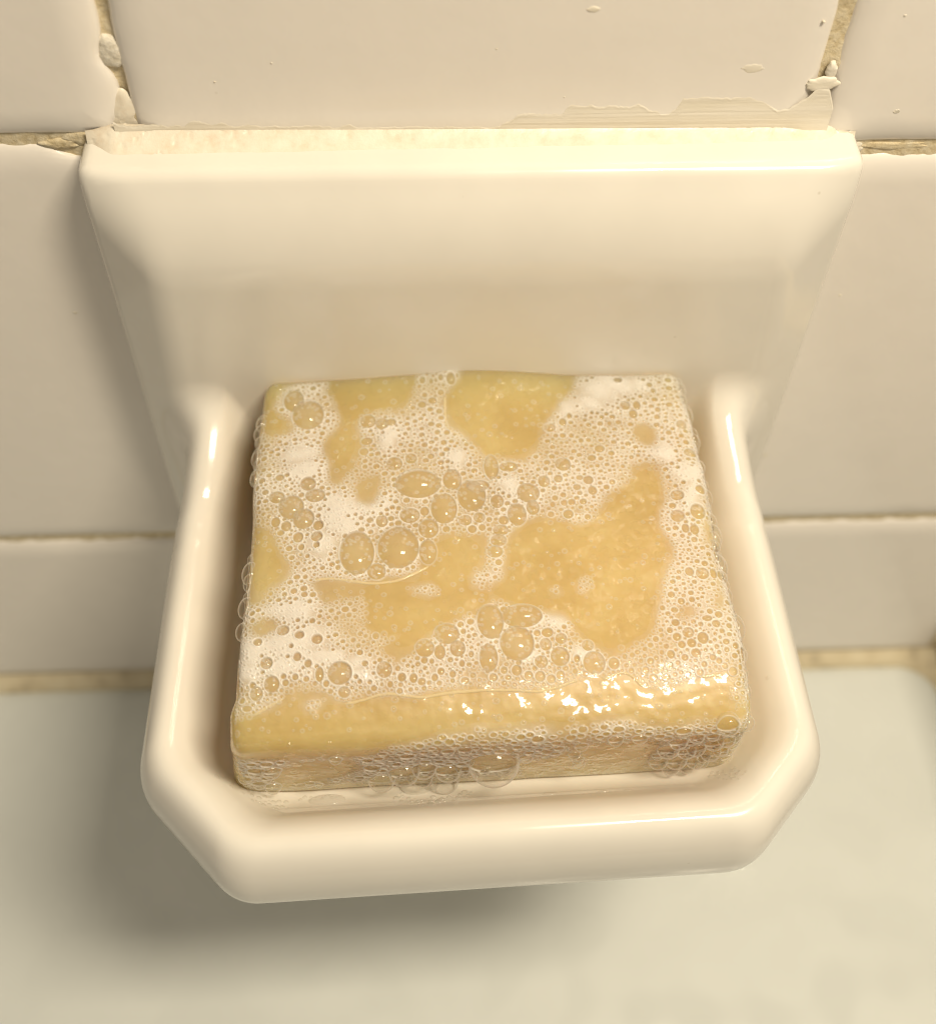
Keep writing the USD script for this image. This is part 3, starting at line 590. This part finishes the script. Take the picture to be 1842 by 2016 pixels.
def put(x, s, r):
    cells.setdefault((int(x // 3), int(s // 3)), []).append((x, s, r))


def free(x, s, r, slack):
    i, j = int(x // 3), int(s // 3)
    for a in range(i - 2, i + 3):
        for b in range(j - 2, j + 3):
            for (u, v_, q) in cells.get((a, b), ()):
                if (u - x) ** 2 + (v_ - s) ** 2 < ((q + r) * slack) ** 2:
                    return False
    return True


for x, s, rx, rs, _ in big:
    k = max(1, int(round(max(rx, rs) / min(rx, rs))))
    put(x, s, 0.5 * (rx + rs) * 0.92)
packed = []
for rad, tries, slack in ((1.1, 500, .95), (0.8, 1500, .93), (0.6, 5000, .92), (0.45, 12000, .92), (0.34, 20000, .92), (0.26, 26000, .93), (0.2, 22000, .95)):
    xs_, ss_ = rng.uniform(-43, 45, tries), rng.uniform(0.5, 95, tries)
    rr = rad * rng.uniform(0.85, 1.18, tries)
    Rv, Dv, Fv = at(R, xs_, ss_), at(D, xs_, ss_), at(front_face, xs_, ss_)
    side = (xs_ < -39.8) | (xs_ > 39.2 + 0.033 * ss_.clip(0, 65))
    coin, stray = rng.random(tries), rng.random(tries)
    for x, s, r, rv, dv, fv, sd, c, sy in zip(xs_, ss_, rr, Rv, Dv, Fv, side, coin, stray):
        if (rv < 0.5 or (rv < 0.85 and r > 0.4)) and (sy > 0.018 or fv or sd or s < 1.5 or r > 0.5):
            continue
        lim = 0.74 - 0.48 * dv + 0.6 * fv + 0.8 * sd
        if r > lim or (dv > 0.5 and c < 0.85) or (r > 0.5 and not (fv or sd) and c < 0.35) or (sd and (r < 0.4 or c < 0.5)) or (fv and r < 0.36):
            continue
        if free(x, s, r, slack):
            put(x, s, r)
            packed.append((x, s, r * rng.uniform(0.92, 1.08), r * rng.uniform(0.92, 1.08), 1 if fv > .5 else 0))
packed = np.array(packed)
print("packed", len(packed))

# cover of the froth between the bubbles
micro = rng.uniform((GX, GS), (GX + 93, GS + 98), (150000, 2))
micro = micro[(at(R, micro[:, 0], micro[:, 1]) > 0.03)]
dd, _ = cKDTree(micro).query(np.stack([X, S], -1).reshape(-1, 2), k=2, workers=4)
cell = np.clip((dd[:, 1] - dd[:, 0]) / 0.16, 0, 1).reshape(X.shape)
blot = meshkit.fbm(np.stack([X * 0.16, S * 0.16, X * 0 + 4], -1), 4, 44)
base = 0.22 + 0.46 * sstep(blot, 0.38, 0.64) + 0.75 * D
cover = R * np.clip(base, 0, 0.97) * (1 - 0.35 * cell * (1 - 0.7 * D) * (1 - 0.8 * front_face))
cover *= 1 - 0.25 * front_face
inner = []                   # tiny bubbles seen through the big ones
for x, s, rx, rs, fl_ in big:
    if fl_ == 0 and min(rx, rs) > 1.0:
        spots = []
        for _ in range(int(13 * min(rx, 3))):
            a, q, r = rng.uniform(0, 2 * math.pi), rng.uniform(0.45, 0.88), rng.uniform(0.11, 0.26) * (1.6 if rng.random() < 0.12 else 1)
            if math.sin(a) > 0.35 and rng.random() < 0.8:
                continue
            px, ps = x + rx * q * math.cos(a), s + rs * q * math.sin(a)
            if all((px - u) ** 2 + (ps - w_) ** 2 > (r + t_) ** 2 for u, w_, t_ in spots):
                spots.append((px, ps, r))
                inner.append((px, ps, r, r, 0))
packed = np.vstack([packed, inner])
hole = np.zeros(X.shape); ring = np.zeros(X.shape)
allb = [(x, s, rx, rs) for x, s, rx, rs, _ in big] + [tuple(p[:4]) for p in packed[:len(packed) - len(inner)]]
for x, s, rx, rs in allb:
    i0, i1 = int((x - rx * 1.5 - GX) / GH), int((x + rx * 1.5 - GX) / GH) + 2
    j0, j1 = int((s - rs * 1.5 - GS) / GH), int((s + rs * 1.5 - GS) / GH) + 2
    i0, j0 = max(i0, 0), max(j0, 0)
    if i0 >= min(i1, nx) or j0 >= min(j1, ns):
        continue
    q = np.hypot((X[i0:i1, j0:j1] - x) / rx, (S[i0:i1, j0:j1] - s) / rs)
    amp = 1.5 if rx > 0.55 else 1.0
    w = min(0.35, 0.13 / max(rx, rs) + 0.03)
    hole[i0:i1, j0:j1] = np.maximum(hole[i0:i1, j0:j1], (1 - sstep(q, 1 - w * 1.6, 1 - w * 0.2)) * (1 - (0.85 * float(at(D, np.array([x]), np.array([s]))[0]) if rx < 0.36 else 0)))
    ring[i0:i1, j0:j1] = np.maximum(ring[i0:i1, j0:j1], amp * np.exp(-((q - 1.0) / (w * 0.9)) ** 2))
cover = np.clip(cover + 0.5 * ring * np.clip(R * 1.4, 0.6, 1), 0, 1) * (1 - 0.9 * hole)
for x, s, r, _, _ in inner:
    i0, i1, j0, j1 = (int((x - r * 1.5 - GX) / GH), int((x + r * 1.5 - GX) / GH) + 2, int((s - r * 1.5 - GS) / GH), int((s + r * 1.5 - GS) / GH) + 2)
    q = np.hypot(X[i0:i1, j0:j1] - x, S[i0:i1, j0:j1] - s)
    cover[i0:i1, j0:j1] = np.maximum(cover[i0:i1, j0:j1], 0.5 * np.exp(-((q - r) / 0.1) ** 2))
cover = np.maximum(cover, 0.22 * ndimage.gaussian_filter(R, 11) * (1 - 0.7 * hole) * (0.5 + blot) * (1 - front_face) * sstep(S, 0.5, 2))      # thin wet suds round the lather
height = 0.05 + ndimage.gaussian_filter(R, 5) ** 2 * (0.15 + 0.6 * ndimage.gaussian_filter(D, 6)) + 0.12 * ring - 0.06 * cell * R * (1 - front_face)
height *= 1 - 0.55 * hole
ok = cover > 0.07
fc = grid_faces(nx, ns)
fc = fc[ok.ravel()[fc].any(1)]
us, iv = np.unique(fc, return_inverse=True)
P0, N0 = on_bar(X.ravel()[us], S.ravel()[us], 0.0, 4)
v = P0 + N0 * height.ravel()[us][:, None]
fc = iv.reshape(-1, 3)
e = np.cross(v[fc[:2000, 1]] - v[fc[:2000, 0]], v[fc[:2000, 2]] - v[fc[:2000, 0]])
if (e * N0[fc[:2000, 0]]).sum() < 0:
    fc = fc[:, ::-1]
froth = thing("soap_foam", "white lather of tiny bubbles spread in patches over the wet soap bar", "foam", kind="stuff")
obj("froth", v, fc, M_FOAM, froth, smooth=True, cover=cover.ravel()[us])


# the shining edge of the film of suds where it ends on the bar
EDGES = [[(-36.9, 67.6), (-34.8, 66.2), (-33.1, 65.3), (-31.4, 64.2)], [(-22.9, 65.8), (-20.4, 65.5), (-18.5, 64.8), (-16.2, 64.1), (-13.4, 64.6), (-10.6, 65.2), (-6.4, 64.4), (-0.7, 64.0), (3.1, 64.3), (7.6, 64.6), (9.6, 64.2), (11.7, 63.5), (14.1, 62.8)],
         [(17.1, 63.1), (20.5, 61.7), (22.0, 62.0), (22.9, 63.1), (24.1, 64.9)], [(32.4, 63.0), (34.9, 62.8), (37.3, 62.6)], [(-28.4, 43.8), (-25.0, 43.4), (-21.5, 44.1), (-18.0, 44.8), (-14.1, 44.3), (-9.9, 42.2), (-8.7, 41.4)], [(-5.2, 5.3), (-5.4, 8.6), (-5.2, 12.6), (-2.2, 15.0)]]
ev_, ef_, en_ = [], [], 0
for path in EDGES:
    p = np.array(path, float)
    t = np.concatenate([[0], np.cumsum(np.hypot(*np.diff(p, axis=0).T))])
    tt = np.arange(0, t[-1], 0.2)
    xx, ss = ndimage.gaussian_filter1d(np.interp(tt, t, p[:, 0]), 4, mode="nearest"), ndimage.gaussian_filter1d(np.interp(tt, t, p[:, 1]), 4, mode="nearest") + 0.25 * wob(tt, 5, 0.6)
    P, N = on_bar(xx, ss, 0.0)
    tan = np.gradient(P, axis=0); tan /= np.linalg.norm(tan, axis=1, keepdims=True)
    B_ = np.cross(tan, N)
    rad = (0.20 + 0.12 * wob(tt, 8, 0.5)) * np.minimum(1, np.minimum(tt, tt[-1] - tt) / 1.0 + 0.05)
    a = np.linspace(0, 2 * math.pi, 8, endpoint=False)
    V_ = P[:, None] + rad[:, None, None] * (B_[:, None] * np.cos(a)[:, None] * 1.3 + N[:, None] * np.sin(a)[:, None])
    i = np.arange(len(tt) * 8).reshape(len(tt), 8); j = np.roll(i, -1, 1)
    ev_.append(V_.reshape(-1, 3))
    ef_ += [en_ + np.stack([i[:-1].ravel(), i[1:].ravel(), j[1:].ravel()], 1), en_ + np.stack([i[:-1].ravel(), j[1:].ravel(), j[:-1].ravel()], 1)]
    en_ += len(tt) * 8
obj("film_edge", np.vstack(ev_), np.vstack(ef_), M_EDGE, froth, smooth=True)


# bubble domes
def dome(rings_, segs, low):
    th_ = np.linspace(0, math.pi / 2 + low, rings_ + 1)[1:]
    ph = np.linspace(0, 2 * math.pi, segs, endpoint=False)
    v_ = [[0, 0, 1]] + [[math.sin(t) * math.cos(p), math.sin(t) * math.sin(p), math.cos(t)] for t in th_ for p in ph]
    f_ = [[0, 1 + i, 1 + (i + 1) % segs] for i in range(segs)]
    for k in range(rings_ - 1):
        for i in range(segs):
            a, b = 1 + k * segs + i, 1 + k * segs + (i + 1) % segs
            f_ += [[a, a + segs, b + segs], [a, b + segs, b]]
    return np.array(v_), np.array(f_)


def domes(B, template, flat, sink):
    """Vertices, triangles and normals of domes at the places B."""
    tv, tf = template
    B = np.asarray(B, float)
    P, N = on_bar(B[:, 0], B[:, 1])
    T1 = np.cross(N, [0, 1, 0.3]); T1 /= np.linalg.norm(T1, axis=1, keepdims=True)
    T2 = np.cross(N, T1)
    T1 = -T1 * np.sign(T1[:, :1]) * -1
    T2 = np.cross(N, T1)
    r = np.sqrt(B[:, 2] * B[:, 3])
    hgt = at(height, B[:, 0], B[:, 1])
    C = P + N * (hgt * 0.5 - sink * r)[:, None]
    V = C[:, None] + T1[:, None] * (B[:, 2, None] * tv[:, 0])[..., None] + T2[:, None] * (B[:, 3, None] * tv[:, 1])[..., None] + N[:, None] * ((r * flat)[:, None] * tv[:, 2])[..., None]
    NN = T1[:, None] * (tv[:, 0] / B[:, 2, None])[..., None] + T2[:, None] * (tv[:, 1] / B[:, 3, None])[..., None] + N[:, None] * (tv[:, 2] / (r * flat)[:, None])[..., None]
    NN /= np.linalg.norm(NN, axis=-1, keepdims=True)
    F = tf[None] + (np.arange(len(B)) * len(tv))[:, None, None]
    return V, F, NN


small = packed[np.argsort(-packed[:, 2])]
n_big = 300 - len(big)
singles, small = list(map(tuple, small[:n_big])), small[n_big:]
fl = np.where(small[:, 4] > 0.5, 0.9, 0.8)
V, F, NN = domes(small, dome(4, 10, 0.0), np.where(small[:, 4] > .5, .9, .6), 0.0)
tf = F.reshape(-1, 3)
isf = (small[:, 4] > 0.5) | (small[:, 0] < -39.5) | (small[:, 0] > 39 + 0.03 * small[:, 1])
for nm, sel, mt in (("small_bubbles", ~isf, M_FILM), ("edge_bubbles", isf, M_FILM_RIM)):
    k = int(sel.sum())
    tag(obj(nm, V[sel].reshape(-1, 3), F[:k].reshape(-1, 3), mt, froth, normals=NN[sel].reshape(-1, 3)), kind="stuff")
everyone = big + singles
ev = np.array(everyone)
V, F, NN = domes(everyone, dome(10, 24, 0.12), np.where(ev[:, 4] > 1.5, .7, np.where(ev[:, 4] > .5, .95, .72)), 0.0)


def zone(x, s, r):
    size = "large" if r > 2.2 else "medium" if r > 1.1 else "small"
    if s > 70.5:
        where = "on the soap's front face, " + ("left corner" if x < -25 else "right corner" if x > 18 else "middle")
        g = "front"
    elif x > 38.9 + 0.035 * s:
        where, g = "bulging from the right side of the soap bar", "right side"
    elif x < -39.1 - 0.012 * s:
        where, g = "bulging from the left side of the soap bar", "left side"
    else:
        a = "back" if s < 20 else "middle" if s < 44 else "front"
        b = "left" if x < -14 else "right" if x > 14 else "centre"
        where = f"in the lather on top of the soap bar, {a} {b}"
        g = f"top {a} {b}"
    return f"{size} clear soap bubble {where}", f"{size} bubbles, {g}"


ORD = "first second third fourth fifth sixth seventh eighth ninth tenth eleventh twelfth thirteenth fourteenth fifteenth sixteenth seventeenth eighteenth nineteenth twentieth 21st 22nd 23rd 24th 25th 26th 27th 28th 29th 30th".split()
labels = [zone(b[0], b[1], math.sqrt(b[2] * b[3])) for b in everyone]
for i, b in enumerate(everyone):
    lab, grp = labels[i]
    same = sorted((k for k in range(len(everyone)) if labels[k][0] == lab), key=lambda k: everyone[k][0])
    edge = b[4] > 0.5
    p = obj("soap_bubble", V[i], F[0], M_FILM_RIM if edge else M_FILM, normals=NN[i])
    if not lab.startswith("small") and 1 < len(same) <= 30:
        k = same.index(i)
        lab = ("leftmost" if k == 0 else "rightmost" if k == len(same) - 1 else ORD[k] + " from left") + " of the " + lab.replace("bubble", "bubbles").replace("clear soap ", "").replace("in the lather on top of the soap bar,", "on the soap top,")
    tag(p, lab, "bubble", grp)


# suds and drops on the floor of the tray in front of the bar
def on_tray(x, y):
    x, y = np.asarray(x, float), np.asarray(y, float)
    P = np.stack([x, y, np.full_like(x, -67.0)], -1)
    for _ in range(12):
        P[..., 2] -= 0.8 * dish(P)
    return P, normals_of(dish, P)


def tray_domes(B, template, flat):
    tv, tf_ = template
    P, N = on_tray(B[:, 0], B[:, 1])
    T2 = np.cross(N, [1.0, 0, 0]); T2 /= np.linalg.norm(T2, axis=1, keepdims=True)
    T1 = np.cross(T2, N)
    r = np.sqrt(B[:, 2] * B[:, 3])
    V = P[:, None] + T1[:, None] * (B[:, 2, None] * tv[:, 0])[..., None] + T2[:, None] * (B[:, 3, None] * tv[:, 1])[..., None] + N[:, None] * ((r * flat)[:, None] * tv[:, 2])[..., None]
    F = tf_[None] + (np.arange(len(B)) * len(tv))[:, None, None]
    return V.reshape(-1, 3), F.reshape(-1, 3)


pts = []
for (x0, y0), (x1, y1), w, n_, r0 in (((-42, -81.6), (-36.3, -84.9), 0.8, 80, .38), ((-36.3, -84.9), (-33.5, -85.3), 0.8, 40, .35), ((-32.0, -83.5), (-24.6, -83.0), 0.4, 50, .3), ((-15, -83.4), (-11.6, -86.0), 0.6, 60, .4), ((-11.6, -86.0), (-6.4, -84.9), 0.7, 90, .4), ((-6.4, -84.9), (-2.8, -83.7), 0.6, 40, .4), ((38.6, -82.0), (41.8, -84.8), 0.9, 70, .32)):
    t = rng.random(n_)
    pts += [(x0 + (x1 - x0) * a + rng.normal(0, w), y0 + (y1 - y0) * a + rng.normal(0, w * .6), r0 * c, r0 * c) for a, c in zip(t, rng.uniform(0.5, 1.5, n_))]
kept = []
for p in pts:
    if all((p[0] - q[0]) ** 2 + (p[1] - q[1]) ** 2 > (p[2] + q[2]) ** 2 * 0.85 for q in kept):
        kept.append(p)
pts = kept
suds = thing("tray_suds", "thin line of tiny bubbles on the tray floor along the foot of the soap bar", "foam", kind="stuff")
v, f = tray_domes(np.array(pts), dome(4, 10, 0.0), 0.7)
obj("small_bubbles", v, f, M_FILM_RIM, suds, smooth=True)
for x, y, rx, ry, lab in ((-26.9, -84.0, 3.1, 1.7, "wide flat bubble on the tray floor before the soap's left half"), (10.2, -85.1, 1.3, .6, "water drop on the tray floor, leftmost of the three before the soap"), (19.0, -85.2, .9, .6, "water drop on the tray floor, middle of the three before the soap"),
                          (23.1, -85.2, .7, .5, "water drop on the tray floor, rightmost of the three before the soap"), (48.8, -67.7, .4, .4, "lone water drop on the tray slope right of the soap")):
    v, f = tray_domes(np.array([(x, y, rx, ry)]), dome(10, 28, 0.0), 0.35)
    tag(obj("water_drop" if "drop" in lab else "soap_bubble", v, f, M_FILM, smooth=True), lab, "water drop" if "drop" in lab else "bubble")
